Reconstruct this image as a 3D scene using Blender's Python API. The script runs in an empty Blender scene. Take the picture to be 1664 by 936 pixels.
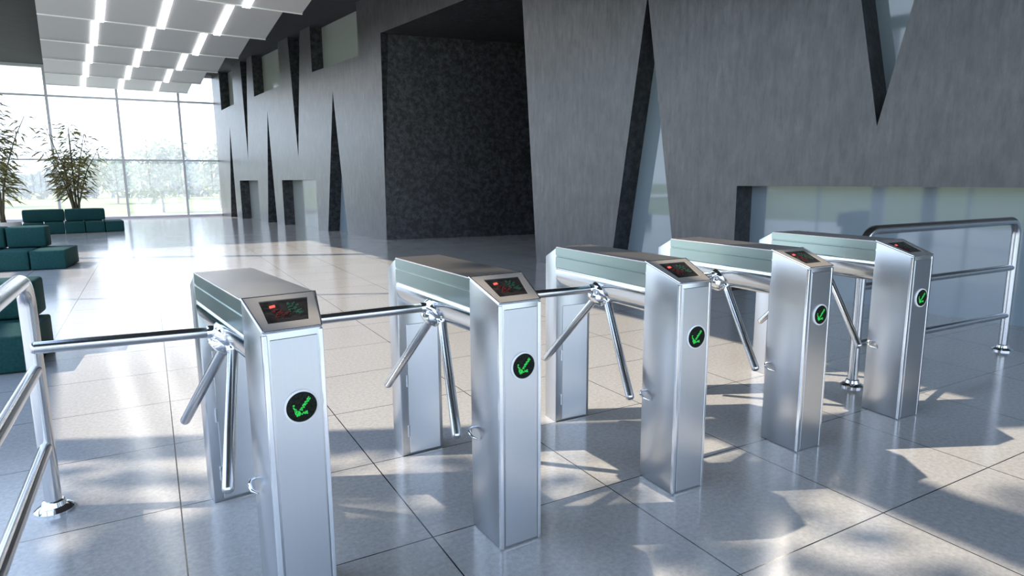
import bpy, bmesh, math, random
from mathutils import Vector, Matrix
C = bpy.context.scene.collection
R = math.radians
random.seed(7)

# ------------------------------------------------------------------ materials
def new_mat(name):
    m = bpy.data.materials.new(name); m.use_nodes = True
    nt = m.node_tree; b = nt.nodes['Principled BSDF']
    return m, nt, b
def simple(name, col, rough=.5, metal=0., spec=.5, emit=None, es=0., coat=0.):
    m, nt, b = new_mat(name)
    b.inputs['Base Color'].default_value = (*col, 1); b.inputs['Roughness'].default_value = rough
    b.inputs['Metallic'].default_value = metal; b.inputs['Specular IOR Level'].default_value = spec
    b.inputs['Coat Weight'].default_value = coat
    if emit: b.inputs['Emission Color'].default_value = (*emit, 1); b.inputs['Emission Strength'].default_value = es
    return m
def N(nt, t, **k):
    n = nt.nodes.new(t)
    for a, v in k.items(): setattr(n, a, v)
    return n
def noise_mix(nt, b, c1, c2, scale, sx=1, sy=1, sz=1, detail=6, rough=.6, lo=.35, hi=.65, coord='Object'):
    tc = N(nt, 'ShaderNodeTexCoord'); mp = N(nt, 'ShaderNodeMapping'); mp.inputs['Scale'].default_value = (sx, sy, sz)
    nz = N(nt, 'ShaderNodeTexNoise'); nz.inputs['Scale'].default_value = scale; nz.inputs['Detail'].default_value = detail; nz.inputs['Roughness'].default_value = rough
    cr = N(nt, 'ShaderNodeValToRGB'); cr.color_ramp.elements[0].position = lo; cr.color_ramp.elements[1].position = hi
    cr.color_ramp.elements[0].color = (*c1, 1); cr.color_ramp.elements[1].color = (*c2, 1)
    nt.links.new(tc.outputs[coord], mp.inputs[0]); nt.links.new(mp.outputs[0], nz.inputs[0]); nt.links.new(nz.outputs[0], cr.inputs[0])
    nt.links.new(cr.outputs[0], b.inputs['Base Color'])
    return tc, mp, nz, cr
def bump(nt, b, src, strength, dist=.01):
    bp = N(nt, 'ShaderNodeBump'); bp.inputs['Strength'].default_value = strength; bp.inputs['Distance'].default_value = dist
    nt.links.new(src, bp.inputs['Height']); nt.links.new(bp.outputs[0], b.inputs['Normal'])

def steel(name, col, r0, r1, sc=(60, 60, 1.5)):
    m, nt, b = new_mat(name); b.inputs['Metallic'].default_value = 1.
    tc, mp, nz, cr = noise_mix(nt, b, [c*.985 for c in col], col, 3, *sc, detail=2, lo=.3, hi=.7)
    mr = N(nt, 'ShaderNodeMapRange'); mr.inputs[3].default_value = r0; mr.inputs[4].default_value = r1
    nt.links.new(nz.outputs[0], mr.inputs[0]); nt.links.new(mr.outputs[0], b.inputs['Roughness'])
    return m
M = {}
M['steel'] = steel('brushed_steel', (.56, .58, .61), .265, .30)
M['panel'] = steel('fine_brushed_steel', (.64, .665, .70), .27, .30)
M['lid'] = steel('lid_steel', (.64, .62, .61), .36, .40, (60, 2, 60))
M['trim_steel'] = steel('green_reflection_steel', (.38, .47, .45), .26, .32, (40, 1.5, 40))  # green tint paints in the greenish reflection on the beam sides
M['housing'] = steel('polished_housing', (.60, .63, .65), .10, .17, (40, 1.5, 40))
M['bezel'] = simple('warm_grey_bezel', (.50, .47, .44), .35, .45)
M['chrome'] = simple('chrome', (.82, .84, .87), .07, 1)
M['tube'] = simple('polished_tube', (.60, .61, .63), .2, 1)
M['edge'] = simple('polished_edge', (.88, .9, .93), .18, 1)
M['black'] = simple('black_plastic', (.012, .012, .012), .35)
M['gasket'] = simple('dark_gap', (.03, .03, .035), .6)
m, nt, b = new_mat('display_glass'); noise_mix(nt, b, (.008, .008, .009), (.03, .028, .027), 60, detail=3); b.inputs['Roughness'].default_value = .25; b.inputs['Specular IOR Level'].default_value = .3; M['screen'] = m
m, nt, b = new_mat('led_face'); noise_mix(nt, b, (.004, .005, .004), (.018, .022, .017), 160, detail=2); b.inputs['Roughness'].default_value = .55; b.inputs['Specular IOR Level'].default_value = .12; M['ledface'] = m
M['green'] = simple('green_led', (.01, .3, .04), .4, emit=(.015, .55, .07), es=.7)
M['red'] = simple('red_led', (.4, .03, .03), .4, emit=(1, .12, .09), es=1.2)
M['dimred'] = simple('dim_red_print', (.07, .012, .012), .4, emit=(.5, .03, .03), es=.04)
M['dimgreen'] = simple('dim_green_print', (.02, .06, .045), .4, emit=(.06, .32, .18), es=.06)
M['white_ring'] = simple('white_ring', (.82, .84, .86), .3)

# floor: polished terrazzo tiles with thin dark joints
TX, TY, TSX, TSY = .0047, 1.3908, .84, .7576
m, nt, b = new_mat('polished_tile'); M['floor'] = m
tc, mp, nz, cr = noise_mix(nt, b, (.36, .365, .375), (.54, .54, .54), 48, detail=5, rough=.75, lo=.3, hi=.7)
big = N(nt, 'ShaderNodeTexNoise'); big.inputs['Scale'].default_value = 1.1; big.inputs['Detail'].default_value = 4
nt.links.new(tc.outputs['Object'], big.inputs[0])
sep = N(nt, 'ShaderNodeSeparateXYZ'); nt.links.new(tc.outputs['Object'], sep.inputs[0])
def joint(axis, off, size, w):
    a = N(nt, 'ShaderNodeMath', operation='SUBTRACT'); nt.links.new(sep.outputs[axis], a.inputs[0]); a.inputs[1].default_value = off
    d = N(nt, 'ShaderNodeMath', operation='DIVIDE'); nt.links.new(a.outputs[0], d.inputs[0]); d.inputs[1].default_value = size
    r = N(nt, 'ShaderNodeMath', operation='ADD'); nt.links.new(d.outputs[0], r.inputs[0]); r.inputs[1].default_value = .5
    f = N(nt, 'ShaderNodeMath', operation='FRACT'); nt.links.new(r.outputs[0], f.inputs[0])
    s = N(nt, 'ShaderNodeMath', operation='SUBTRACT'); nt.links.new(f.outputs[0], s.inputs[0]); s.inputs[1].default_value = .5
    ab = N(nt, 'ShaderNodeMath', operation='ABSOLUTE'); nt.links.new(s.outputs[0], ab.inputs[0])
    lt = N(nt, 'ShaderNodeMath', operation='LESS_THAN'); nt.links.new(ab.outputs[0], lt.inputs[0]); lt.inputs[1].default_value = w/size/2
    return lt
jx, jy = joint('X', TX, TSX, .0055), joint('Y', TY, TSY, .0055)
jm = N(nt, 'ShaderNodeMath', operation='MAXIMUM'); nt.links.new(jx.outputs[0], jm.inputs[0]); nt.links.new(jy.outputs[0], jm.inputs[1])
mul = N(nt, 'ShaderNodeMix', data_type='RGBA', blend_type='MULTIPLY'); mul.inputs[0].default_value = .12
nt.links.new(cr.outputs[0], mul.inputs[6]); nt.links.new(big.outputs[0], mul.inputs[7])
mx = N(nt, 'ShaderNodeMix', data_type='RGBA'); nt.links.new(jm.outputs[0], mx.inputs[0]); nt.links.new(mul.outputs[2], mx.inputs[6]); mx.inputs[7].default_value = (.02, .02, .022, 1)
nt.links.new(mx.outputs[2], b.inputs['Base Color'])
mr = N(nt, 'ShaderNodeMapRange'); mr.inputs[3].default_value = .09; mr.inputs[4].default_value = .19
nt.links.new(big.outputs[0], mr.inputs[0]); nt.links.new(mr.outputs[0], b.inputs['Roughness'])
b.inputs['Specular IOR Level'].default_value = 1.
bump(nt, b, nz.outputs[0], .06, .004)

# grey plaster wall with vertical streaks
m, nt, b = new_mat('streaked_grey_plaster'); M['plaster'] = m
tc, mp, nz, cr = noise_mix(nt, b, (.015, .015, .018), (.072, .071, .083), 1.0, 15, 15, 3.2, detail=9, rough=.74, lo=.33, hi=.69)
b2 = N(nt, 'ShaderNodeTexNoise'); b2.inputs['Scale'].default_value = 2.2; b2.inputs['Detail'].default_value = 8; b2.inputs['Roughness'].default_value = .68; nt.links.new(tc.outputs['Object'], b2.inputs[0])
mm = N(nt, 'ShaderNodeMix', data_type='RGBA', blend_type='OVERLAY'); mm.inputs[0].default_value = .95
nt.links.new(cr.outputs[0], mm.inputs[6]); nt.links.new(b2.outputs[0], mm.inputs[7]); nt.links.new(mm.outputs[2], b.inputs['Base Color'])
b.inputs['Roughness'].default_value = .5; b.inputs['Specular IOR Level'].default_value = .4; b.inputs['Coat Weight'].default_value = .8; b.inputs['Coat Roughness'].default_value = .30
bump(nt, b, nz.outputs[0], .16, .012)
# black granite
m, nt, b = new_mat('black_granite'); M['granite'] = m
tc, mp, nz, cr = noise_mix(nt, b, (.008, .009, .011), (.10, .105, .12), 9, detail=10, rough=.74, lo=.43, hi=.80)
b.inputs['Roughness'].default_value = .38; bump(nt, b, nz.outputs[0], .5, .03)
M['dark_reveal'] = M['granite']
m, nt, b = new_mat('dark_ceiling_paint'); noise_mix(nt, b, (.034, .036, .042), (.040, .042, .048), 3); b.inputs['Specular IOR Level'].default_value = .2; b.inputs['Roughness'].default_value = .8; M['ceiling'] = m
M['glass_blue'] = simple('blue_grey_glass', (.20, .255, .30), .04, 0, .9)
M['glass_warm'] = simple('pale_backpainted_glass', (.27, .29, .28), .12, 0, .6)
M['baffle'] = simple('white_baffle', (.46, .46, .47), .5)
M['light_line'] = simple('light_line_white', (.85, .85, .86), .4)  # brighter white puts the light line into the colour
M['strip'] = simple('lit_strip', (1, 1, 1), .4, emit=(1, 1, 1), es=5.)
M['rod'] = simple('grey_rod', (.25, .25, .26), .4, 1)
M['mullion'] = simple('grey_mullion', (.5, .5, .55), .4, .1)
M['white_wall'] = simple('pale_wall', (.62, .63, .65), .5)
m, nt, b = new_mat('teal_fabric'); noise_mix(nt, b, (.004, .040, .040), (.007, .060, .060), 45, detail=4); b.inputs['Roughness'].default_value = .75; b.inputs['Specular IOR Level'].default_value = .25; M['teal'] = m
M['pot'] = simple('pale_planter', (.5, .5, .5), .5)
M['soil'] = simple('soil', (.03, .022, .015), .9)
m, nt, b = new_mat('bamboo_leaf'); noise_mix(nt, b, (.07, .075, .018), (.22, .185, .05), 3); b.inputs['Roughness'].default_value = .55; M['leaf'] = m
M['stem'] = simple('bamboo_stem', (.06, .045, .02), .6)
m, nt, b = new_mat('pale_tree_leaf'); noise_mix(nt, b, (.17, .21, .10), (.30, .34, .17), 1.5); b.inputs['Roughness'].default_value = .6; M['tleaf'] = m
m, nt, b = new_mat('grey_green_leaf'); noise_mix(nt, b, (.20, .24, .24), (.27, .31, .31), 1.5); b.inputs['Roughness'].default_value = .7; M['hleaf'] = m
M['bark'] = simple('bark', (.16, .14, .12), .8)
m, nt, b = new_mat('lawn'); noise_mix(nt, b, (.13, .185, .035), (.24, .27, .08), .6, detail=8); b.inputs['Roughness'].default_value = .9; M['lawn'] = m
M['terrace'] = simple('pale_terrace', (.72, .71, .70), .7)

def pane_mat(name, veil):
    m = bpy.data.materials.new(name); m.use_nodes = True; nt = m.node_tree; nt.nodes.clear()
    o = N(nt, 'ShaderNodeOutputMaterial'); t = N(nt, 'ShaderNodeBsdfTransparent'); d = N(nt, 'ShaderNodeBsdfTranslucent'); d.inputs[0].default_value = (.95, .97, 1, 1)
    g = N(nt, 'ShaderNodeBsdfGlossy'); g.inputs['Roughness'].default_value = .02
    a = N(nt, 'ShaderNodeMixShader'); a.inputs[0].default_value = veil; nt.links.new(t.outputs[0], a.inputs[1]); nt.links.new(d.outputs[0], a.inputs[2])
    c = N(nt, 'ShaderNodeMixShader'); c.inputs[0].default_value = .05; nt.links.new(a.outputs[0], c.inputs[1]); nt.links.new(g.outputs[0], c.inputs[2])
    nt.links.new(c.outputs[0], o.inputs[0]); return m
M['pane'] = pane_mat('washout_pane', .11)  # translucent veil added to wash out the overexposed view outside
M['clear'] = pane_mat('clear_pane', .02)

# ------------------------------------------------------------------ mesh helpers
class MB:
    def __init__(s): s.bm = bmesh.new()
    def poly_prism(s, pts, d):              # closed loop of 3d points extruded by vector d
        d = Vector(d); a = [s.bm.verts.new(Vector(p)) for p in pts]; c = [s.bm.verts.new(Vector(p)+d) for p in pts]
        n = len(a); fs = [s.bm.faces.new(a[::-1]), s.bm.faces.new(c)]
        for i in range(n): fs.append(s.bm.faces.new((a[i], a[(i+1) % n], c[(i+1) % n], c[i])))
        return a + c
    def box(s, lo, hi, bev=0, seg=2, mat=None):
        x0, y0, z0 = lo; x1, y1, z1 = hi
        v = s.poly_prism([(x0, y0, z0), (x1, y0, z0), (x1, y1, z0), (x0, y1, z0)], (0, 0, z1-z0))
        if bev: s.bevel(v, bev, seg)
        if mat is not None: bmesh.ops.transform(s.bm, matrix=mat, verts=[x for x in s.bm.verts if x in set(v)] if not bev else s.bm.verts)
        return v
    def bevel(s, verts, w, seg=2):
        vs = set(verts); es = [e for e in s.bm.edges if e.verts[0] in vs and e.verts[1] in vs]
        bmesh.ops.bevel(s.bm, geom=es, offset=w, segments=seg, profile=.5, affect='EDGES', clamp_overlap=True)
    def tube(s, path, rad, n=14, cap=True):
        path = [Vector(p) for p in path]; rads = rad if isinstance(rad, (list, tuple)) else [rad]*len(path)
        T = []
        for i in range(len(path)):
            t = (path[min(i+1, len(path)-1)]-path[max(i-1, 0)]).normalized(); T.append(t)
        ref = Vector((0, 0, 1)) if abs(T[0].z) < .9 else Vector((1, 0, 0))
        u = T[0].cross(ref).normalized(); rings = []
        for i, p in enumerate(path):
            u = (u - T[i]*u.dot(T[i])).normalized(); w = T[i].cross(u)
            rings.append([s.bm.verts.new(p + rads[i]*(math.cos(2*math.pi*k/n)*u + math.sin(2*math.pi*k/n)*w)) for k in range(n)])
        for a, b in zip(rings, rings[1:]):
            for k in range(n): s.bm.faces.new((a[k], a[(k+1) % n], b[(k+1) % n], b[k]))
        if cap: s.bm.faces.new(rings[0][::-1]); s.bm.faces.new(rings[-1])
        return [v for r in rings for v in r]
    def lathe(s, prof, origin=(0, 0, 0), axis=(0, 0, 1), n=32, ring=False):
        ax = Vector(axis).normalized(); ref = Vector((0, 0, 1)) if abs(ax.z) < .9 else Vector((1, 0, 0))
        u = ax.cross(ref).normalized(); w = ax.cross(u); o = Vector(origin)
        rings = [[s.bm.verts.new(o + ax*h + r*(math.cos(2*math.pi*k/n)*u + math.sin(2*math.pi*k/n)*w)) for k in range(n)] for r, h in prof]
        for a, b in zip(rings, rings[1:]):
            for k in range(n): s.bm.faces.new((a[k], a[(k+1) % n], b[(k+1) % n], b[k]))
        if ring:
            for k in range(n): s.bm.faces.new((rings[-1][k], rings[-1][(k+1) % n], rings[0][(k+1) % n], rings[0][k]))
        else: s.bm.faces.new(rings[0][::-1]); s.bm.faces.new(rings[-1])
    def quad(s, a, b, c, d):
        s.bm.faces.new([s.bm.verts.new(Vector(p)) for p in (a, b, c, d)])
    def build(s, name, mat, parent=None, smooth=False, angle=35):
        bmesh.ops.recalc_face_normals(s.bm, faces=s.bm.faces)
        me = bpy.data.meshes.new(name); s.bm.to_mesh(me); s.bm.free()
        mats = mat if isinstance(mat, (list, tuple)) else [mat]
        for x in mats: me.materials.append(x)
        if smooth:
            for p in me.polygons: p.use_smooth = True
            me.set_sharp_from_angle(angle=R(angle))
        o = bpy.data.objects.new(name, me); C.objects.link(o)
        if parent: o.parent = parent
        return o
def empty(name, loc, rz=0):
    o = bpy.data.objects.new(name, None); C.objects.link(o); o.location = loc; o.rotation_euler = (0, 0, rz); o.empty_display_size = .1; return o
def tag(o, label=None, cat=None, group=None, kind=None):
    if label: o['label'] = label
    if cat: o['category'] = cat
    if group: o['group'] = group
    if kind: o['kind'] = kind
    return o
def struct(o, label=None, cat=None): return tag(o, label, cat, None, 'structure')
def copy_tree(o, parent=None):
    c = o.copy(); C.objects.link(c)
    if parent: c.parent = parent
    for ch in list(o.children): copy_tree(ch, c)
    return c
def arc(c, r, a0, a1, ex, ey, n=8):
    c = Vector(c); ex = Vector(ex); ey = Vector(ey)
    return [c + r*(math.cos(a0+(a1-a0)*i/n)*ex + math.sin(a0+(a1-a0)*i/n)*ey) for i in range(n+1)]

# ------------------------------------------------------------------ the setting
P0 = Vector((5.564, 9.067, 0)); WD = Vector((-.155, .988, 0)).normalized(); WN = Vector((WD.y, -WD.x, 0))
def wp(u, z, off=0): return P0 + WD*u + WN*off + Vector((0, 0, z))
CZ = 5.42; BY = 28.4; THK = .33

FX0, FX1 = -6.5+.09/.996*13.2-.3, -6.5-.09/.996*21.6-.3
mb = MB(); mb.poly_prism([(FX0, -6.2, -.12), (13, -6.2, -.12), (13, 28.9, -.12), (FX1, 28.9, -.12)], (0, 0, .12))
struct(mb.build('floor', M['floor']), 'polished pale grey tiled lobby floor with thin dark joints', 'floor')
mb = MB()
def fx(y): return -6.5-.09/.996*(y-7)-.25
SK = [(fx(1.6)+.3, 1.6), (-.95, 1.6), (-2.4, 18.0), (fx(18.0)+.3, 18.0)]      # made-up skylight opening, out of view, lets the sun in
for q in ([(fx(-6.2), -6.2), (13, -6.2), (13, 1.6), (fx(1.6), 1.6)], [(fx(1.6), 1.6), SK[0], SK[3], (fx(18.0), 18.0)],
          [SK[1], (13, 1.6), (13, 18.0), SK[2]], [(fx(18.0), 18.0), (13, 18.0), (13, 28.6), (fx(28.6), 28.6)]):
    mb.poly_prism([(x, y, CZ) for x, y in q], (0, 0, .3))
struct(mb.build('ceiling', M['ceiling']), 'dark grey painted ceiling above the white baffles', 'ceiling')

# right wall: outline with every opening that touches floor or ceiling as a notch
T_ = CZ
out = [(19.57, 0), (18.3, 0), (17.55, 3.36), (17.45, 0),
       (16.8, 0), (16.8, 1.39), (14.65, 1.39), (14.65, 0),
       (13.86, 0), (13.2, 3.57), (12.95, 0),
       (12.25, 0), (12.25, 1.39), (9.49, 1.39), (9.49, 0),
       (8.8, 0), (8.03, 3.60), (7.52, 0),
       (5.38, 0), (5.30, 4.55), (.40, 4.55), (.02, 0),
       (-1.64, 0), (-2.22, 3.74), (-2.84, 0),
       (-3.67, 0), (-3.67, 1.272), (-9.6, 1.262), (-9.6, 0),
       (-14.5, 0), (-14.5, T_),
       (-5.93, T_), (-5.197, 1.86), (-4.48, T_),
       (6.45, T_), (6.45, 4.245), (9.33, 4.245), (9.33, T_),
       (10.05, T_), (10.72, 2.05), (11.02, T_),
       (11.86, T_), (11.86, 4.19), (14.42, 4.12), (14.42, T_),
       (14.97, T_), (15.58, 2.1), (15.72, T_),
       (16.78, T_), (16.78, 4.10), (18.5, 4.03), (18.5, T_),
       (19.57, T_)]
mb = MB(); mb.poly_prism([wp(u, z) for u, z in out], WN*THK)
o = mb.build('wall_right', [M['plaster'], M['dark_reveal']])
for p in o.data.polygons:
    if abs(p.normal.dot(WN)) < .5: p.material_index = 1
struct(o, 'streaked grey plaster wall with tall triangular slits and recessed windows', 'wall')

wn = [1]
def recessed(pts, mat, lab):
    mb = MB(); mb.poly_prism([wp(u, z, THK) for u, z in pts], WN*.03)
    o = mb.build('window_%d' % (wn[0]+1), mat); wn[0] += 1
    return struct(o, lab, 'window')
e = .12
recessed([(-3.5, 0), (-3.5, 1.4), (-9.8, 1.4), (-9.8, 0)], M['glass_blue'], 'long low blue grey glass window behind the right handrail')
recessed([(-1.5, 0), (-2.22, 3.95), (-2.98, 0)], M['glass_blue'], 'tall triangular glass slit with its point upward behind the turnstiles')
recessed([(-6.1, T_), (-5.197, 1.6), (-4.3, T_)], M['glass_blue'], 'triangular glass slit pointing downward at upper right of the wall')
recessed([(8.95, 0), (8.03, 3.85), (7.4, 0)], M['glass_blue'], 'narrow upward slit window just left of the dark portal')
recessed([(14.0, 0), (13.2, 3.8), (12.8, 0)], M['glass_blue'], 'narrow upward slit window between the two low door openings')
recessed([(18.45, 0), (17.55, 3.6), (17.3, 0)], M['glass_blue'], 'narrow upward slit window nearest the far glazed wall')
recessed([(10.0, T_), (10.72, 1.85), (11.2, T_)], M['glass_blue'], 'narrow downward slit window between the upper two large windows')
recessed([(14.8, T_), (15.58, 1.9), (15.9, T_)], M['glass_blue'], 'narrow downward slit window near the far end of the wall')
recessed([(6.3, T_), (6.3, 4.1), (9.5, 4.1), (9.5, T_)], M['glass_warm'], 'large pale upper window nearest the dark portal')
recessed([(11.7, T_), (11.7, 4.0), (14.6, 4.0), (14.6, T_)], M['glass_warm'], 'middle one of the pale upper windows')
recessed([(18.0, T_), (18.0, 3.9), (18.7, 3.9), (18.7, T_)], M['glass_warm'], 'pale upper window beside the far glazed wall')
dn = [0]
def doorp(u0, u1, lab):
    mb = MB(); mb.poly_prism([wp(u0, .0, THK), wp(u1, .0, THK), wp(u1, 1.5, THK), wp(u0, 1.5, THK)], WN*.04)
    dn[0] += 1; return struct(mb.build('door_%d' % dn[0], M['glass_warm']), lab, 'door')
doorp(9.35, 12.4, 'pale glazed door recessed in grey wall nearer the dark portal')
doorp(14.5, 16.95, 'pale glazed door recessed in grey wall nearer the far glazing')

# portal lined with black granite
a = wp(5.36, 0); far = Vector((8.9, 13.72, 0)); n1 = wp(.21, 0, .02); n2 = wp(.21, 0, 5.0); d = (far-a).normalized(); far2 = a + d*5.2
mb = MB()
s = Vector((-d.y, d.x, 0))
mb.poly_prism([a, far2, far2+s*.25, a+s*.25], (0, 0, 4.62))
nn = Vector((-WD.x, -WD.y, 0))
mb.poly_prism([wp(.38, 0, THK), n2, n2+nn*.0+WD*(-.25), wp(.13, 0, THK)], (0, 0, 4.62))
mb.poly_prism([far2, n2, n2+WN*.2, far2+WN*.2], (0, 0, 4.62))
mb.poly_prism([wp(5.6, 4.55, THK-.001), far2+Vector((0, 0, 4.55)), n2+Vector((0, 0, 4.55)), wp(.0, 4.55, THK-.001)], (0, 0, .2))
struct(mb.build('wall_recess', M['granite']), 'black granite lining of the deep portal in the grey wall', 'wall')

# back curtain wall
MX = [-7.05, -4.95, -2.84, -.71, 1.31]
ZT, ZM = 4.38, 2.17
we = P0 + WD*((BY-P0.y)/WD.y)
mb = MB()
for x in MX: mb.box((x-.04, BY-.06, 0), (x+.04, BY+.06, CZ-.1))
for z in (ZM, ZT): mb.box((-9.1, BY-.05, z-.032), (we.x, BY+.05, z+.032))
mb.box((-9.1, BY-.07, 0), (we.x, BY+.07, .09)); mb.box((-9.1, BY-.07, CZ-.1), (we.x, BY+.07, CZ))
w1 = mb.build('window_1', M['mullion']); struct(w1, 'tall glazed curtain wall at the far end with thin grey mullions', 'window')
xs = [-9.1]+MX+[we.x]
for i in range(len(xs)-1):
    for z0, z1 in ((.09, ZM-.032), (ZM+.032, ZT-.032), (ZT+.032, CZ-.1)):
        mb = MB(); mb.box((xs[i]+.04, BY-.006, z0), (xs[i+1]-(.04 if i < len(xs)-2 else 0), BY+.006, z1)); mb.build('pane', M['pane'], w1)

# left facade, added out of view so sun can enter: piers and mullions
LP = Vector((-6.5, 7, 0)); LD = Vector((-.09, .996, 0)).normalized(); LN = Vector((-LD.y, LD.x, 0))
def lp(y, z, off=0): return LP + LD*((y-7)/LD.y) + LN*off + Vector((0, 0, z))
mb = MB()
for y in (-3, 7.2, 17.3, 25.5):
    mb.poly_prism([lp(y-.15, 0, 0), lp(y+.15, 0, 0), lp(y+.15, 0, .2), lp(y-.15, 0, .2)], (0, 0, CZ))
struct(mb.build('trim_1', M['white_wall']), 'pale piers of the left glazed facade, added out of view', 'trim')
mb = MB(); AZ = Vector((.905, -.425, 0)); AN = Vector((.425, .905, 0))  # added skylight beams and rib, out of view, shading bands of floor
for (x, y), ln, wd in (((-5.9, 6.4), 1, .30), ((-3.16, 14.9), 1, .22), ((-4.2, 10.6), 1, .06)):
    c = Vector((x, y, CZ+.02)); t0 = (-6.9-x)/.905; t1 = (-1.2-x)/.905
    mb.poly_prism([c+AZ*t0-AN*wd/2, c+AZ*t1-AN*wd/2, c+AZ*t1+AN*wd/2, c+AZ*t0+AN*wd/2], (0, 0, .2))
mb.poly_prism([(-2.95, 1.6, CZ+.02), (-2.72, 1.6, CZ+.02), (-2.85, 4.9, CZ+.02), (-3.08, 4.9, CZ+.02)], (0, 0, .2))
struct(mb.build('trim_4', M['white_wall']), 'unseen beams across the added skylight, casting bands on the floor', 'trim')
mb = MB(); mb.poly_prism([(x, y, CZ+.24) for x, y in SK], (0, 0, .02))  # glass over the added skylight, out of view
struct(mb.build('window_%d' % (wn[0]+1), M['clear']), 'flat glass of the unseen skylight added to let sun into the lobby', 'window')
mb = MB()
for y in (-1, 1, 3, 5, 8.9, 10.6, 12.3, 14.0, 15.7, 19, 20.7, 22.4, 24): mb.poly_prism([lp(y-.03, 0, .1), lp(y+.03, 0, .1), lp(y+.03, 0, .16), lp(y-.03, 0, .16)], (0, 0, CZ))
struct(mb.build('trim_2', M['mullion']), 'thin mullions of the left glazed facade, added out of view', 'trim')
# front glazing behind the viewpoint
mb = MB()
for x in (-7, -4.6, -2.2, .2, 2.6, 5, 7.4): mb.box((x-.04, -6.1, 0), (x+.04, -5.98, CZ))
mb.box((-9, -6.08, 2.9), (9, -6, 2.97))
struct(mb.build('trim_3', M['mullion']), 'mullions of the entrance glazing behind the viewpoint', 'trim')

# outside ground
mb = MB(); mb.poly_prism([(-60, 28.9, -.16), (60, 28.9, -.16), (60, 32.5, -.16), (-60, 32.5, -.16)], (0, 0, .1))
struct(mb.build('terrace', M['terrace']), 'pale paved terrace strip outside the far glazing', 'terrace')
mb = MB(); mb.poly_prism([(-160, -80, -.3), (160, -80, -.3), (160, 220, -.3), (-160, 220, -.3)], (0, 0, .1))
struct(mb.build('lawn', M['lawn']), 'sunlit pale green lawn outside', 'lawn')

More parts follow.
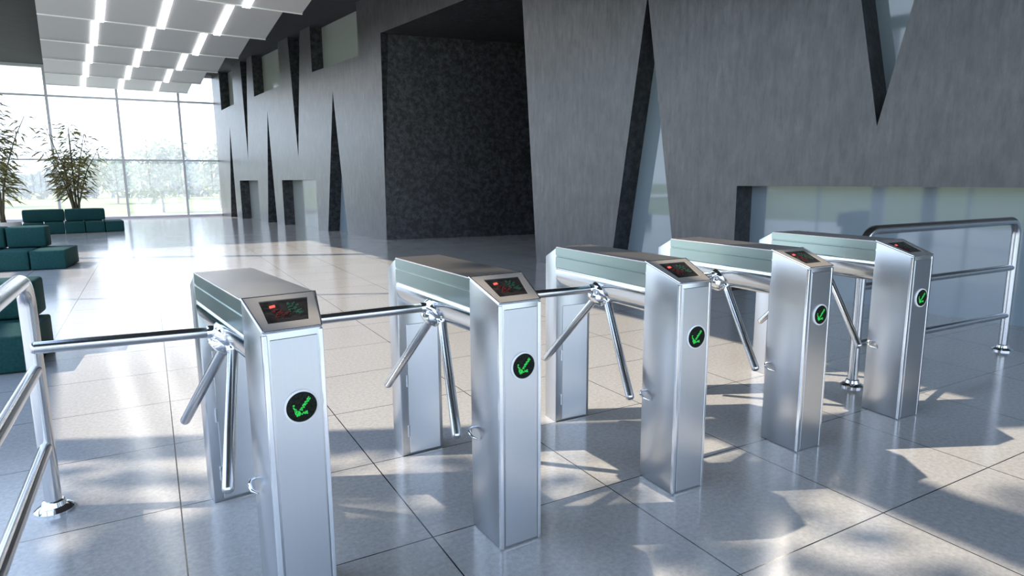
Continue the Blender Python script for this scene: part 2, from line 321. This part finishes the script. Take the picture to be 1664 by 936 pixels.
# ------------------------------------------------------------------ turnstiles
w, d1, h1, L, d2, wr, w2 = .1737, .2268, .9352, 1.0895, .1182, .2237, .2370
def slope_pt(x, v, up=0):          # x across, v 0 (top, rear) .. 1 (front edge)
    y = d1*(1-v); z = 1-(1-h1)*v; n = Vector((0, -(1-h1), d1)).normalized()
    return Vector((x, y, z)) + n*up
def frame_plate(mb, outer, inner, up0, up1):
    a = [mb.bm.verts.new(slope_pt(*p, up0)) for p in outer]; b_ = [mb.bm.verts.new(slope_pt(*p, up1)) for p in outer]
    c = [mb.bm.verts.new(slope_pt(*p, up1)) for p in inner]; d_ = [mb.bm.verts.new(slope_pt(*p, up0)) for p in inner]
    for q in ((a, b_), (b_, c), (c, d_), (d_, a)):
        for i in range(4): mb.bm.faces.new((q[0][i], q[0][(i+1) % 4], q[1][(i+1) % 4], q[1][i]))
def make_turnstile(arm_tilt=0):
    root = empty('turnstile', (0, 0, 0))
    # front post: tapering plan, sloping top
    mb = MB()
    base = [(0, 0), (w, 0), (w2, d1), (0, d1)]; top = [h1, h1, 1, 1]
    lo = [mb.bm.verts.new((x, y, 0)) for x, y in base]; hi = [mb.bm.verts.new((x, y, z)) for (x, y), z in zip(base, top)]
    mb.bm.faces.new(lo[::-1]); mb.bm.faces.new(hi)
    for i in range(4): mb.bm.faces.new((lo[i], lo[(i+1) % 4], hi[(i+1) % 4], hi[i]))
    mb.bevel(lo+hi, .007, 3)
    fp = mb.build('front_post', M['steel'], root, True, 25)
    # polished corner trims on the visible front edges
    mb = MB()
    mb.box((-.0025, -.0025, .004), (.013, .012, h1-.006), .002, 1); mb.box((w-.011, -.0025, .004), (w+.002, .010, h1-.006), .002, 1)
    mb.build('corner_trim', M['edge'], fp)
    mb = MB(); mb.box((.019, -.0035, .012), (w-.016, .006, h1-.022), .0015, 1); mb.build('front_panel', M['panel'], fp)
    # display on the slope
    mb = MB()
    outer = [(.004, .02), (w2-.010, .02), (w-.002+.0015, .985), (.004, .985)]
    inner = [(.044, .15), (w2-.040, .15), (w-.024, .80), (.030, .80)]
    frame_plate(mb, outer, inner, -.001, .004)
    fr = mb.build('display_bezel', M['bezel'], root)
    mb = MB(); mb.poly_prism([slope_pt(*p, -.001) for p in inner], slope_pt(0, 0, .0028)-slope_pt(0, 0, 0)); mb.build('screen', M['screen'], fr)
    mb = MB()
    e0 = [(.0, .0), (.008, .0), (.008, 1.0), (.0, 1.0)]
    mb.tube([slope_pt(.002, 0, .003), slope_pt(.002, 1.0, .003)], .0035, 8)
    mb.tube([slope_pt(.002, 1.0, .002), slope_pt(w-.002, 1.0, .002)], .0035, 8)
    mb.tube([slope_pt(w2-.002, 0, .002), slope_pt(w-.001, 1.0, .002)], .003, 8)
    mb.tube([slope_pt(.002, 0, .002), slope_pt(w2-.002, 0, .002)], .003, 8)
    mb.build('polished_border', M['edge'], fr)
    def bar(mb, x0, x1, v0, v1, sk=0):
        mb.poly_prism([slope_pt(x0, v0, .0016), slope_pt(x1, v0-.02, .0016), slope_pt(x1+sk, v1-.02, .0016), slope_pt(x0+sk, v1, .0016)], slope_pt(0, 0, .0018)-slope_pt(0, 0, 0))
    mb = MB(); bar(mb, .066, .084, .31, .37, -.002); mb.build('red_light', M['red'], fr)
    rnd = random.Random(11)
    for nm, mt, x0, x1, v0, v1, n_ in (('red_print', 'dimred', .062, .112, .42, .66, 26), ('green_print', 'dimgreen', .116, .160, .26, .60, 34)):
        mb = MB()
        for i in range(n_):
            v = v0+(v1-v0)*(i+.5)/n_; x = rnd.uniform(x0, x1-.012)+.012*(v0-v); bar(mb, x, x+rnd.uniform(.004, .013), v, v+rnd.uniform(.012, .028), -.001)
        mb.build(nm, M[mt], fr)
    # round arrow indicator
    cx, cz, rr = .096, .700, .0465
    mb = MB(); mb.lathe([(rr, 0), (rr+.006, 0), (rr+.006, .0045), (rr, .0065)], (cx, -.0034, cz), (0, -1, 0), 40, True)
    ind = mb.build('indicator_ring', M['white_ring'], root, True)
    mb = MB(); mb.lathe([(rr+.001, 0), (rr+.001, .0035), (rr-.004, .0045), (.001, .0045)], (cx, -.0036, cz), (0, -1, 0), 40); mb.build('indicator_face', M['ledface'], ind, True)
    mb = MB(); rnd = random.Random(3)
    def dots(x0, z0, x1, z1, n, rows):
        dx, dz = x1-x0, z1-z0; ln = math.hypot(dx, dz); px, pz = -dz/ln, dx/ln
        for i in range(n):
            for j in range(rows):
                t = i/(n-1); o_ = (j-(rows-1)/2)*.085
                x = x0+dx*t+px*o_+rnd.uniform(-.035, .035); z = z0+dz*t+pz*o_+rnd.uniform(-.035, .035); sz = rnd.uniform(.75, 1.15)
                if rnd.random() < .10: continue
                mb.lathe([(.0026*sz, 0), (.0026*sz, .0012), (.0013*sz, .0018)], (cx+rr*x, -.0080, cz+rr*z), (0, -1, 0), 6)
    dots(.52, .52, -.22, -.38, 13, 2); dots(-.52, .16, -.30, -.5, 8, 2); dots(-.30, -.5, .34, -.44, 8, 2)
    mb.build('arrow', M['green'], ind)
    # rear post
    mb = MB(); y0, y1 = L-d2, L
    base = [(0, y0), (wr, y0), (wr, y1), (0, y1)]; top = [1, 1, .94, .94]
    lo = [mb.bm.verts.new((x, y, 0)) for x, y in base]; hi = [mb.bm.verts.new((x, y, z)) for (x, y), z in zip(base, top)]
    mb.bm.faces.new(lo[::-1]); mb.bm.faces.new(hi)
    for i in range(4): mb.bm.faces.new((lo[i], lo[(i+1) % 4], hi[(i+1) % 4], hi[i]))
    mb.bevel(lo+hi, .006, 3)
    rp = mb.build('rear_post', M['steel'], root, True, 25)
    mb = MB(); mb.box((.040, y0-.004, .012), (wr-.018, y0+.006, .672), .0015, 1); mb.build('door_panel', M['panel'], rp)
    for z in (.10, .36):
        mb = MB(); mb.tube([(.034, y0-.004, z), (.034, y0-.004, z+.06)], .005, 8); mb.build('hinge', M['chrome'], rp, True)
    # beam: lid with two side strips, recessed rounded housing below
    prof = [(0, 1.0), (0, .958), (.0035, .955), (.0035, .951), (0, .948), (.0, .892), (.004, .886)]
    low = [(.006, .886), (.0015, .878), (-.001, .862), (.0, .845), (.003, .828), (.009, .810), (.018, .793), (.031, .778), (.047, .767), (.066, .761), (.090, .760)]
    def loft(mb, left, ya, yb, wa, wb, close=True):
        A = []; B = []
        for (x, z) in left: A.append((x, ya, z)); B.append((x, yb, z))
        for (x, z) in reversed(left): A.append((wa-x, ya, z)); B.append((wb-x, yb, z))
        va = [mb.bm.verts.new(p) for p in A]; vb = [mb.bm.verts.new(p) for p in B]; n = len(va)
        for i in range(n): mb.bm.faces.new((va[i], va[(i+1) % n], vb[(i+1) % n], vb[i]))
        mb.bm.faces.new(va[::-1]); mb.bm.faces.new(vb)
    ya, yb = d1-.008, L-d2+.008
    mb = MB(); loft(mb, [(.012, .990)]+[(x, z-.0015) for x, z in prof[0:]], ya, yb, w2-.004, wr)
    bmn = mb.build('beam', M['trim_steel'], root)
    mb = MB(); xa, xb = w2-.004, wr
    v = mb.poly_prism([(-.002, ya+.006, .9965), (xa+.002, ya+.006, .9965), (xb+.002, yb-.006, .9965), (-.002, yb-.006, .9965)], (0, 0, .006)); mb.bevel(v, .002, 2)
    mb.build('lid', M['lid'], bmn)
    mb = MB(); loft(mb, low, ya, yb, w2-.004, wr); mb.build('drive_housing', M['housing'], bmn, True, 40)
    # tripod
    H = Vector((.054, .604, .826)); tl = R(47.1)
    ax = Vector((-math.cos(tl), 0, -math.sin(tl))); v0 = Vector((-1, 0, 0)); par = ax*v0.dot(ax); per = v0-par; cr = ax.cross(per)
    dirs = [par+per, par-.5*per+.866*cr, par-.5*per-.866*cr]
    if arm_tilt:
        rm = Matrix.Rotation(arm_tilt, 3, 'Y'); dirs = [rm @ q for q in dirs]; ax = rm @ ax
    mb = MB(); mb.lathe([(.062, -.045), (.066, -.02), (.066, .0), (.058, .012), (.050, .016), (.048, .03), (.040, .042), (.018, .048), (.001, .05)], H+ax*.045, ax, 28)
    hub = mb.build('hub', M['chrome'], root, True, 40)
    for k in range(6):
        mb = MB(); a_ = k*math.pi/3+.4; u_ = ax.cross(Vector((0, 1, 0))).normalized(); w_ = ax.cross(u_)
        mb.lathe([(.007, 0), (.007, .006), (.004, .008)], H+ax*.057+.052*(math.cos(a_)*u_+math.sin(a_)*w_), ax, 8)
        mb.build('bolt', M['chrome'], hub, True)
    for q in dirs:
        q = q.normalized(); mb = MB()
        p0 = H+q*.03; p1 = H+q*.598
        mb.tube([p0, H+q*.10, p1-q*.012, p1-q*.004, p1], [.0195, .0195, .0195, .017, .012], 20)
        arm = mb.build('arm', M['tube'], root, True, 40)
        mb = MB(); mb.lathe([(.022, .02), (.027, .028), (.027, .062), (.0245, .068), (.0245, .085), (.0205, .092)], H, q, 22); mb.build('sleeve', M['chrome'], arm, True, 40)
    # small chrome sliver added for a reflection on the front post's inner side
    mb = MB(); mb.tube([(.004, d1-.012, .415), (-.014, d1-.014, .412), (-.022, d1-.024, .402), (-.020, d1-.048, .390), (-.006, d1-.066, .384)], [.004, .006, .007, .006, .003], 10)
    mb.build('reflection_sliver', M['chrome'], root, True)
    return root
TS = [(.24698, 1.89662, 6.817), (1.03026, 1.9331, 2.082), (1.87929, 1.93764, -1.676), (2.72756, 1.95519, -1.486), (3.60473, 1.95833, -3.811)]
TL = ['brushed steel tripod turnstile nearest the viewer, leftmost of the five',
      'second brushed steel tripod turnstile from the left handrail',
      'middle brushed steel tripod turnstile in the row of five',
      'fourth brushed steel tripod turnstile from the left, one before the last',
      'farthest brushed steel tripod turnstile, standing beside the right handrail']
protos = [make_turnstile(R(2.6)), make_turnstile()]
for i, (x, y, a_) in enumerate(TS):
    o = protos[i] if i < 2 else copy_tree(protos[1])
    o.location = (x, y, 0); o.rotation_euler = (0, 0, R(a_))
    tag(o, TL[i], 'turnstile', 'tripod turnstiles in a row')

# ------------------------------------------------------------------ handrails
def handrail(name, pA, pB, zt, zm, zl, label):
    pA = Vector((*pA, 0)); pB = Vector((*pB, 0)); root = empty(name, pA); ln = (pB-pA).length; d = (pB-pA).normalized()
    root.rotation_euler = (0, 0, math.atan2(d.y, d.x)); r = .11
    X, Z = Vector((1, 0, 0)), Vector((0, 0, 1))
    path = [Vector((0, 0, 0)), Vector((0, 0, zt-r-.1))] + arc((r, 0, zt-r), r, math.pi, math.pi/2, X, Z, 10) + arc((ln-r, 0, zt-r), r, math.pi/2, 0, X, Z, 10) + [Vector((ln, 0, zt-r-.1)), Vector((ln, 0, 0))]
    mb = MB(); mb.tube(path, .031, 20); mb.build('bent_rail', M['tube'], root, True, 60)
    for z in (zm, zl):
        mb = MB(); mb.tube([(0, 0, z), (ln, 0, z)], .0245, 18); mb.build('rail', M['tube'], root, True, 60)
    for x in (0, ln):
        mb = MB(); mb.lathe([(.072, 0), (.072, .010), (.060, .020), (.046, .026), (.040, .045), (.0315, .050)], (x, 0, 0), (0, 0, 1), 28); mb.build('base_flange', M['chrome'], root, True, 40)
    return tag(root, label, 'handrail', 'tubular handrails')
handrail('handrail', (-.461, 3.14), (-.461, 1.15), .985, .615, .285, 'polished steel handrail at the left edge, ending beside the nearest turnstile')
handrail('handrail', (3.955, 2.46), (5.815, 2.41), 1.028, .665, .285, 'polished steel handrail at right, beyond the farthest turnstile')

# ------------------------------------------------------------------ sofas
def cushion(name, lo, hi, parent, bev=.05):
    mb = MB(); v = mb.box(lo, hi)
    bmesh.ops.subdivide_edges(mb.bm, edges=mb.bm.edges[:], cuts=3, use_grid_fill=True)
    c = [(lo[i]+hi[i])/2 for i in range(3)]; h = [(hi[i]-lo[i])/2 for i in range(3)]
    for q in mb.bm.verts:
        n = [(q.co[i]-c[i])/h[i] for i in range(3)]
        for i in range(3):
            j, k = (i+1) % 3, (i+2) % 3
            if abs(abs(n[i])-1) < 1e-3: q.co[i] -= (1 if n[i] > 0 else -1)*bev*.12*(max(abs(n[j]), abs(n[k]))**4)
    bmesh.ops.bevel(mb.bm, geom=[e for e in mb.bm.edges if e.calc_face_angle(0) > R(50)], offset=bev*.4, segments=3, profile=.5, affect='EDGES', clamp_overlap=True)
    return mb.build(name, M['teal'], parent, True, 60)
def sofa(loc, rot, seats, backs, label, extra=()):
    root = empty('sofa', loc, R(rot))
    for lo, hi in seats: cushion('seat', lo, hi, root)
    for lo, hi in backs: cushion('backrest', lo, hi, root, .07)
    for nm, lo, hi in extra: cushion(nm, lo, hi, root)
    return tag(root, label, 'sofa', 'teal modular sofas')
# local x runs left (negative) from the right front corner at the origin
def row(x1, n, wd, y0, y1, z0, z1): return [((x1-wd*(i+1)+.002, y0, z0), (x1-wd*i-.002, y1, z1)) for i in range(n)]
sofa((-.854, 5.65, 0), -4, row(0, 3, .62, 0, .86, 0, .285), row(-.04, 2, .9, .62, .96, .285, .60), 'teal modular sofa nearest the left handrail, partly behind its post')
sofa((-1.235, 12.36, 0), -6, row(0, 4, .49, 0, .95, 0, .31), row(-.36, 3, .56, .6, .95, .31, .66), 'teal modular sofa in the middle of the three at left')
sofa((-.66, 21.1, 0), 6, row(0, 5, .46, 0, 1.0, 0, .30), row(-.40, 2, .95, .62, .98, .30, .64), 'teal modular sofa farthest back, in front of the bamboo plant',
     [('chaise', (-3.7, -.15, 0), (-2.32, .95, .30)), ('chaise', (-5.1, -.15, 0), (-3.72, .95, .30)), ('backrest', (-4.4, .55, .30), (-2.75, .95, .60))])

# ------------------------------------------------------------------ plants and trees
def leaf_quads(mb, p, d, ln, wd, rnd):
    d = d.normalized(); s = d.cross(Vector((rnd.uniform(-1, 1), rnd.uniform(-1, 1), rnd.uniform(-.3, 1)))).normalized()
    a = p; m1 = p+d*ln*.45+Vector((0, 0, .03*ln)); t = p+d*ln-Vector((0, 0, .16*ln))
    f = [mb.bm.verts.new(q) for q in (a, m1+s*wd/2, t, m1-s*wd/2)]; mb.bm.faces.new(f)
def bamboo(loc, h, spread, label, seed, nleaf=900):
    rnd = random.Random(seed); root = empty('bamboo_plant', loc)
    mb = MB(); mb.lathe([(.26, 0), (.34, .03), (.40, .42), (.42, .45), (.38, .45), (.36, .40), (.001, .40)], n=28); pot = mb.build('planter', M['pot'], root, True, 40)
    mb = MB(); mb.lathe([(.36, .395), (.36, .41), (.001, .42)], n=20); mb.build('soil', M['soil'], pot)
    ms = MB(); ml = MB(); tips = []
    for k in range(11):
        a = rnd.uniform(0, 6.28); lean = rnd.uniform(.05, 1)*spread*.62; hh = h*rnd.uniform(.62, 1); pts = []
        for i in range(7):
            t = i/6; r0 = .10*rnd.uniform(.5, 1); pts.append(Vector((math.cos(a)*(r0+lean*t**1.7), math.sin(a)*(r0+lean*t**1.7), .40+(hh-.40)*t)))
        ms.tube(pts, [.028-.0035*i for i in range(7)], 7)
        for i in range(nleaf//11):
            t = rnd.uniform(.22, 1)**.8; q = t*6; j = min(5, int(q)); p = pts[j].lerp(pts[j+1], q-j)
            b_ = rnd.uniform(0, 6.28); ext = rnd.uniform(.05, .5)*spread*.5*(1.15-t*.6)
            p = p + Vector((math.cos(b_)*ext, math.sin(b_)*ext, rnd.uniform(-.12, .1)))
            leaf_quads(ml, p, Vector((math.cos(b_), math.sin(b_), rnd.uniform(-.8, .35))), rnd.uniform(.20, .38), rnd.uniform(.025, .05), rnd)
    ms.build('stem', M['stem'], root, True); ml.build('foliage', M['leaf'], root)
    return tag(root, label, 'plant', 'potted bamboo plants')
bamboo((-1.95, 23.6, 0), 3.25, 1.25, 'tall bamboo plant standing behind the farthest sofa', 5, 1000)
bamboo((-3.12, 19.2, 0), 3.55, 1.35, 'bamboo plant cut by the left edge of the picture', 9, 1100)

def tree(loc, h, cr, label, seed, mat, n=1500, ls=.28, group='trees on the lawn', zlo=.35):
    rnd = random.Random(seed); root = empty('tree', loc)
    mb = MB(); pts = [Vector((rnd.uniform(-.1, .1)*i*.3, rnd.uniform(-.1, .1)*i*.3, h*.62*i/5)) for i in range(6)]
    mb.tube(pts, [h*(.02-.0025*i) for i in range(6)], 8)
    tips = []
    for k in range(9):
        a = rnd.uniform(0, 6.28); s_ = pts[(2 if zlo < 1 else 4)+k % (4 if zlo < 1 else 2)]; e_ = s_+Vector((math.cos(a)*cr*.7, math.sin(a)*cr*.7, h*rnd.uniform(.12, .34))); tips.append(e_)
        mb.tube([s_, s_.lerp(e_, .5)+Vector((0, 0, .15)), e_], [.009*h, .006*h, .002*h], 6)
    mb.build('trunk', M['bark'], root, True)
    tips.append(pts[-1]+Vector((0, 0, h*.25)))
    ml = MB()
    for k in range(n):
        c = rnd.choice(tips); p = c+Vector((rnd.gauss(0, .36)*cr, rnd.gauss(0, .36)*cr, rnd.gauss(0, .10)*h))
        if p.z < h*zlo*.6: p.z = h*zlo*.6 + rnd.random()*h*.16
        dvec = Vector((rnd.uniform(-1, 1), rnd.uniform(-1, 1), rnd.uniform(-1, .6)))
        leaf_quads(ml, p, dvec, ls*rnd.uniform(.7, 1.4), ls*.55, rnd)
    ml.build('foliage', mat, root)
    return tag(root, label, 'tree', group)
tree((.62, 38, -.2), 3.3, 1.0, 'pale young tree on the lawn between the two right mullions of the glazing', 21, M['tleaf'], 1500, .3)
tree((3.75, 42, -.2), 3.7, .95, 'pale tree beside the grey wall end, outside the far glazing', 22, M['tleaf'], 1500, .3)
tree((-2.0, 56, -.2), 3.4, 2.0, 'broad pale tree outside, right of the bamboo behind the sofa', 23, M['tleaf'], 1900, .36)
tree((-10.5, 53, -.2), 3.5, 2.2, 'pale tree outside, behind the bamboo at the left edge', 24, M['tleaf'], 1900, .36)
tree((3.2, 66, -.2), 3.6, 2.2, 'distant low tree outside, seen past the rightmost mullion of the glazing', 25, M['hleaf'], 1500, .42)
tree((-10.4, 6.6, -.2), 11, 1.2, 'unseen tall tree added outside the left facade for dappled shade', 26, M['tleaf'], 1000, .30, 'unseen trees added for shade', zlo=1.36)  # unseen crown added to dapple the sun on the near floor
def hedge(x0, x1, y, h, seed, label):
    rnd = random.Random(seed); root = empty('hedge', ((x0+x1)/2, y, -.2)); hw = (x1-x0)/2
    ml = MB()
    for k in range(2600):
        x = rnd.uniform(-hw, hw); top = h*(.72+.28*math.sin(x*.9+seed)*math.cos(x*.37)); z = top*math.sqrt(rnd.random())
        leaf_quads(ml, Vector((x, rnd.uniform(-.9, .9), z)), Vector((rnd.uniform(-1, 1), rnd.uniform(-1, 1), rnd.uniform(-.7, .7))), .6, .42, rnd)
    mb = MB()
    for i in range(14): mb.tube([(-hw+hw*2*i/13, 0, 0), (-hw+hw*2*i/13+.2, 0, h*.6)], [.06, .03], 6)
    ml.build('foliage', M['hleaf'], root); mb.build('trunk', M['bark'], root)
    return tag(root, label, 'hedge', 'distant shrubs')
hedge(-24, -4.5, 76, 3.0, 31, 'distant grey green shrub belt behind the bamboo')
hedge(-3.2, 16, 76, 2.8, 32, 'distant grey green shrub belt beyond the right mullions')

# ------------------------------------------------------------------ ceiling baffles and light strips
BD = Vector((-.098, 1, 0)).normalized(); BX = Vector((BD.y, -BD.x, 0)); PY = 2.777; ZB, ZTOP = 4.61, 5.12
c0 = Vector((-.55, 27.4, 0))      # second strip at the last row
CWD = 1.105
prof = []
def profile(off):
    # (t along BD measured back from the low far end, z)
    pts = [(-PY+.02, ZTOP+off), (-.42, ZB+.07+off)]
    pts += [(-.30, ZB+.048+off), (-.20, ZB+.030+off)]
    for i in range(7):
        a = -math.pi/2 + i*math.pi/14; pts.append((-.12+(.12-off*.0)*math.cos(a)*1.0, ZB+.12+off+.12*math.sin(a)))
    pts.append((0, ZTOP-.06))
    return pts
def sheet(mb, x0, x1, dz, th):
    lo = profile(dz); hi = [(t-(th if i >= len(lo)-4 else 0), z+(th if i < len(lo)-1 else 0)) for i, (t, z) in enumerate(lo)]
    loop = lo + hi[::-1]
    mb.poly_prism([BX*x0+BD*t+Vector((0, 0, z)) for t, z in loop], BX*(x1-x0))
ORD = ['first', 'second', 'third', 'fourth', 'fifth', 'sixth']
prB = None; prS = None
for r in range(6):
    for c in range(4):
        org = c0 - BD*PY*r + BX*CWD*(c-2)
        if prB is None:
            root = empty('ceiling_baffle', (0, 0, 0))
            mb = MB(); sheet(mb, .062, CWD-.062, 0, .03); mb.build('panel', M['baffle'], root, True, 30)
            mb = MB(); q = BD*-.12+Vector((0, 0, ZB-.004)); mb.tube([q+BX*.062, q+BX*(CWD-.062)], .014, 10); mb.build('light_line_bead', M['light_line'], root, True)  # whiter bead added as the light line along the low end
            for xx in (.25, CWD-.25):
                mb = MB(); q = BX*xx+BD*(-PY*.72); mb.tube([q+Vector((0, 0, 4.9)), q+Vector((0, 0, CZ+.01))], .008, 8); mb.build('hanger', M['rod'], root, True)
            prB = root; o = root
        else: o = copy_tree(prB)
        o.location = org
        tag(o, 'white sloping ceiling baffle, %s from left in the %s row from the far glazing' % (ORD[c], ORD[r]), 'ceiling baffle', 'white stepped ceiling baffles')
        if c:
            if prS is None:
                root = empty('light_strip', (0, 0, 0))
                mb = MB(); sheet(mb, -.066, .066, -.03, .03); mb.build('diffuser', M['strip'], root, True, 30)
                mb = MB(); q = BD*(-PY*.6); mb.tube([q+Vector((0, 0, 4.9)), q+Vector((0, 0, CZ+.01))], .008, 8); mb.build('hanger', M['rod'], root, True)
                prS = root; o = root
            else: o = copy_tree(prS)
            o.location = org
            tag(o, 'glowing light strip, %s from left in the %s baffle row from the far glazing' % (ORD[c-1], ORD[r]), 'light', 'lit strips between ceiling baffles')

# ------------------------------------------------------------------ light
wld = bpy.data.worlds.new('sky'); bpy.context.scene.world = wld; wld.use_nodes = True; nt = wld.node_tree
bg = nt.nodes['Background']
tc = N(nt, 'ShaderNodeTexCoord'); sp = N(nt, 'ShaderNodeSeparateXYZ'); nt.links.new(tc.outputs['Generated'], sp.inputs[0])
cr = N(nt, 'ShaderNodeValToRGB'); cr.color_ramp.elements[0].position = 0; cr.color_ramp.elements[0].color = (.74, .865, 1, 1)
cr.color_ramp.elements[1].position = .8; cr.color_ramp.elements[1].color = (.45, .64, 1, 1); nt.links.new(sp.outputs['Z'], cr.inputs[0]); nt.links.new(cr.outputs[0], bg.inputs[0])
bg.inputs[1].default_value = 3.3
sd = bpy.data.lights.new('sun', 'SUN'); sd.energy = 8.5; sd.color = (1, .86, .68); sd.angle = R(.5)
so = bpy.data.objects.new('sun', sd); C.objects.link(so)
az = Vector((.905, -.425, 0)).normalized(); so.rotation_euler = Vector((az.x, az.y, -.882)).to_track_quat('-Z', 'Y').to_euler(); so.location = (-20, 15, 15)

# ------------------------------------------------------------------ camera
f, yaw, pitch, roll, H = 1041.66, R(29.2485), R(-9.6042), R(-.372), 1.36354
F = Vector((math.sin(yaw)*math.cos(pitch), math.cos(yaw)*math.cos(pitch), math.sin(pitch)))
r0 = Vector((math.cos(yaw), -math.sin(yaw), 0)); u0 = r0.cross(F)
rr = r0*math.cos(roll)+u0*math.sin(roll); uu = -r0*math.sin(roll)+u0*math.cos(roll)
cd = bpy.data.cameras.new('camera'); co = bpy.data.objects.new('camera', cd); C.objects.link(co)
co.matrix_world = Matrix(((rr.x, uu.x, -F.x, 0), (rr.y, uu.y, -F.y, 0), (rr.z, uu.z, -F.z, H), (0, 0, 0, 1)))
cd.sensor_width = 36; cd.lens = f/1664*36; cd.clip_start = .05; cd.clip_end = 500
sc = bpy.context.scene; sc.camera = co
sc.view_settings.view_transform = 'Standard'; sc.view_settings.look = 'None'; sc.view_settings.gamma = 1; sc.view_settings.use_curve_mapping = False
sc.view_settings.exposure = 0
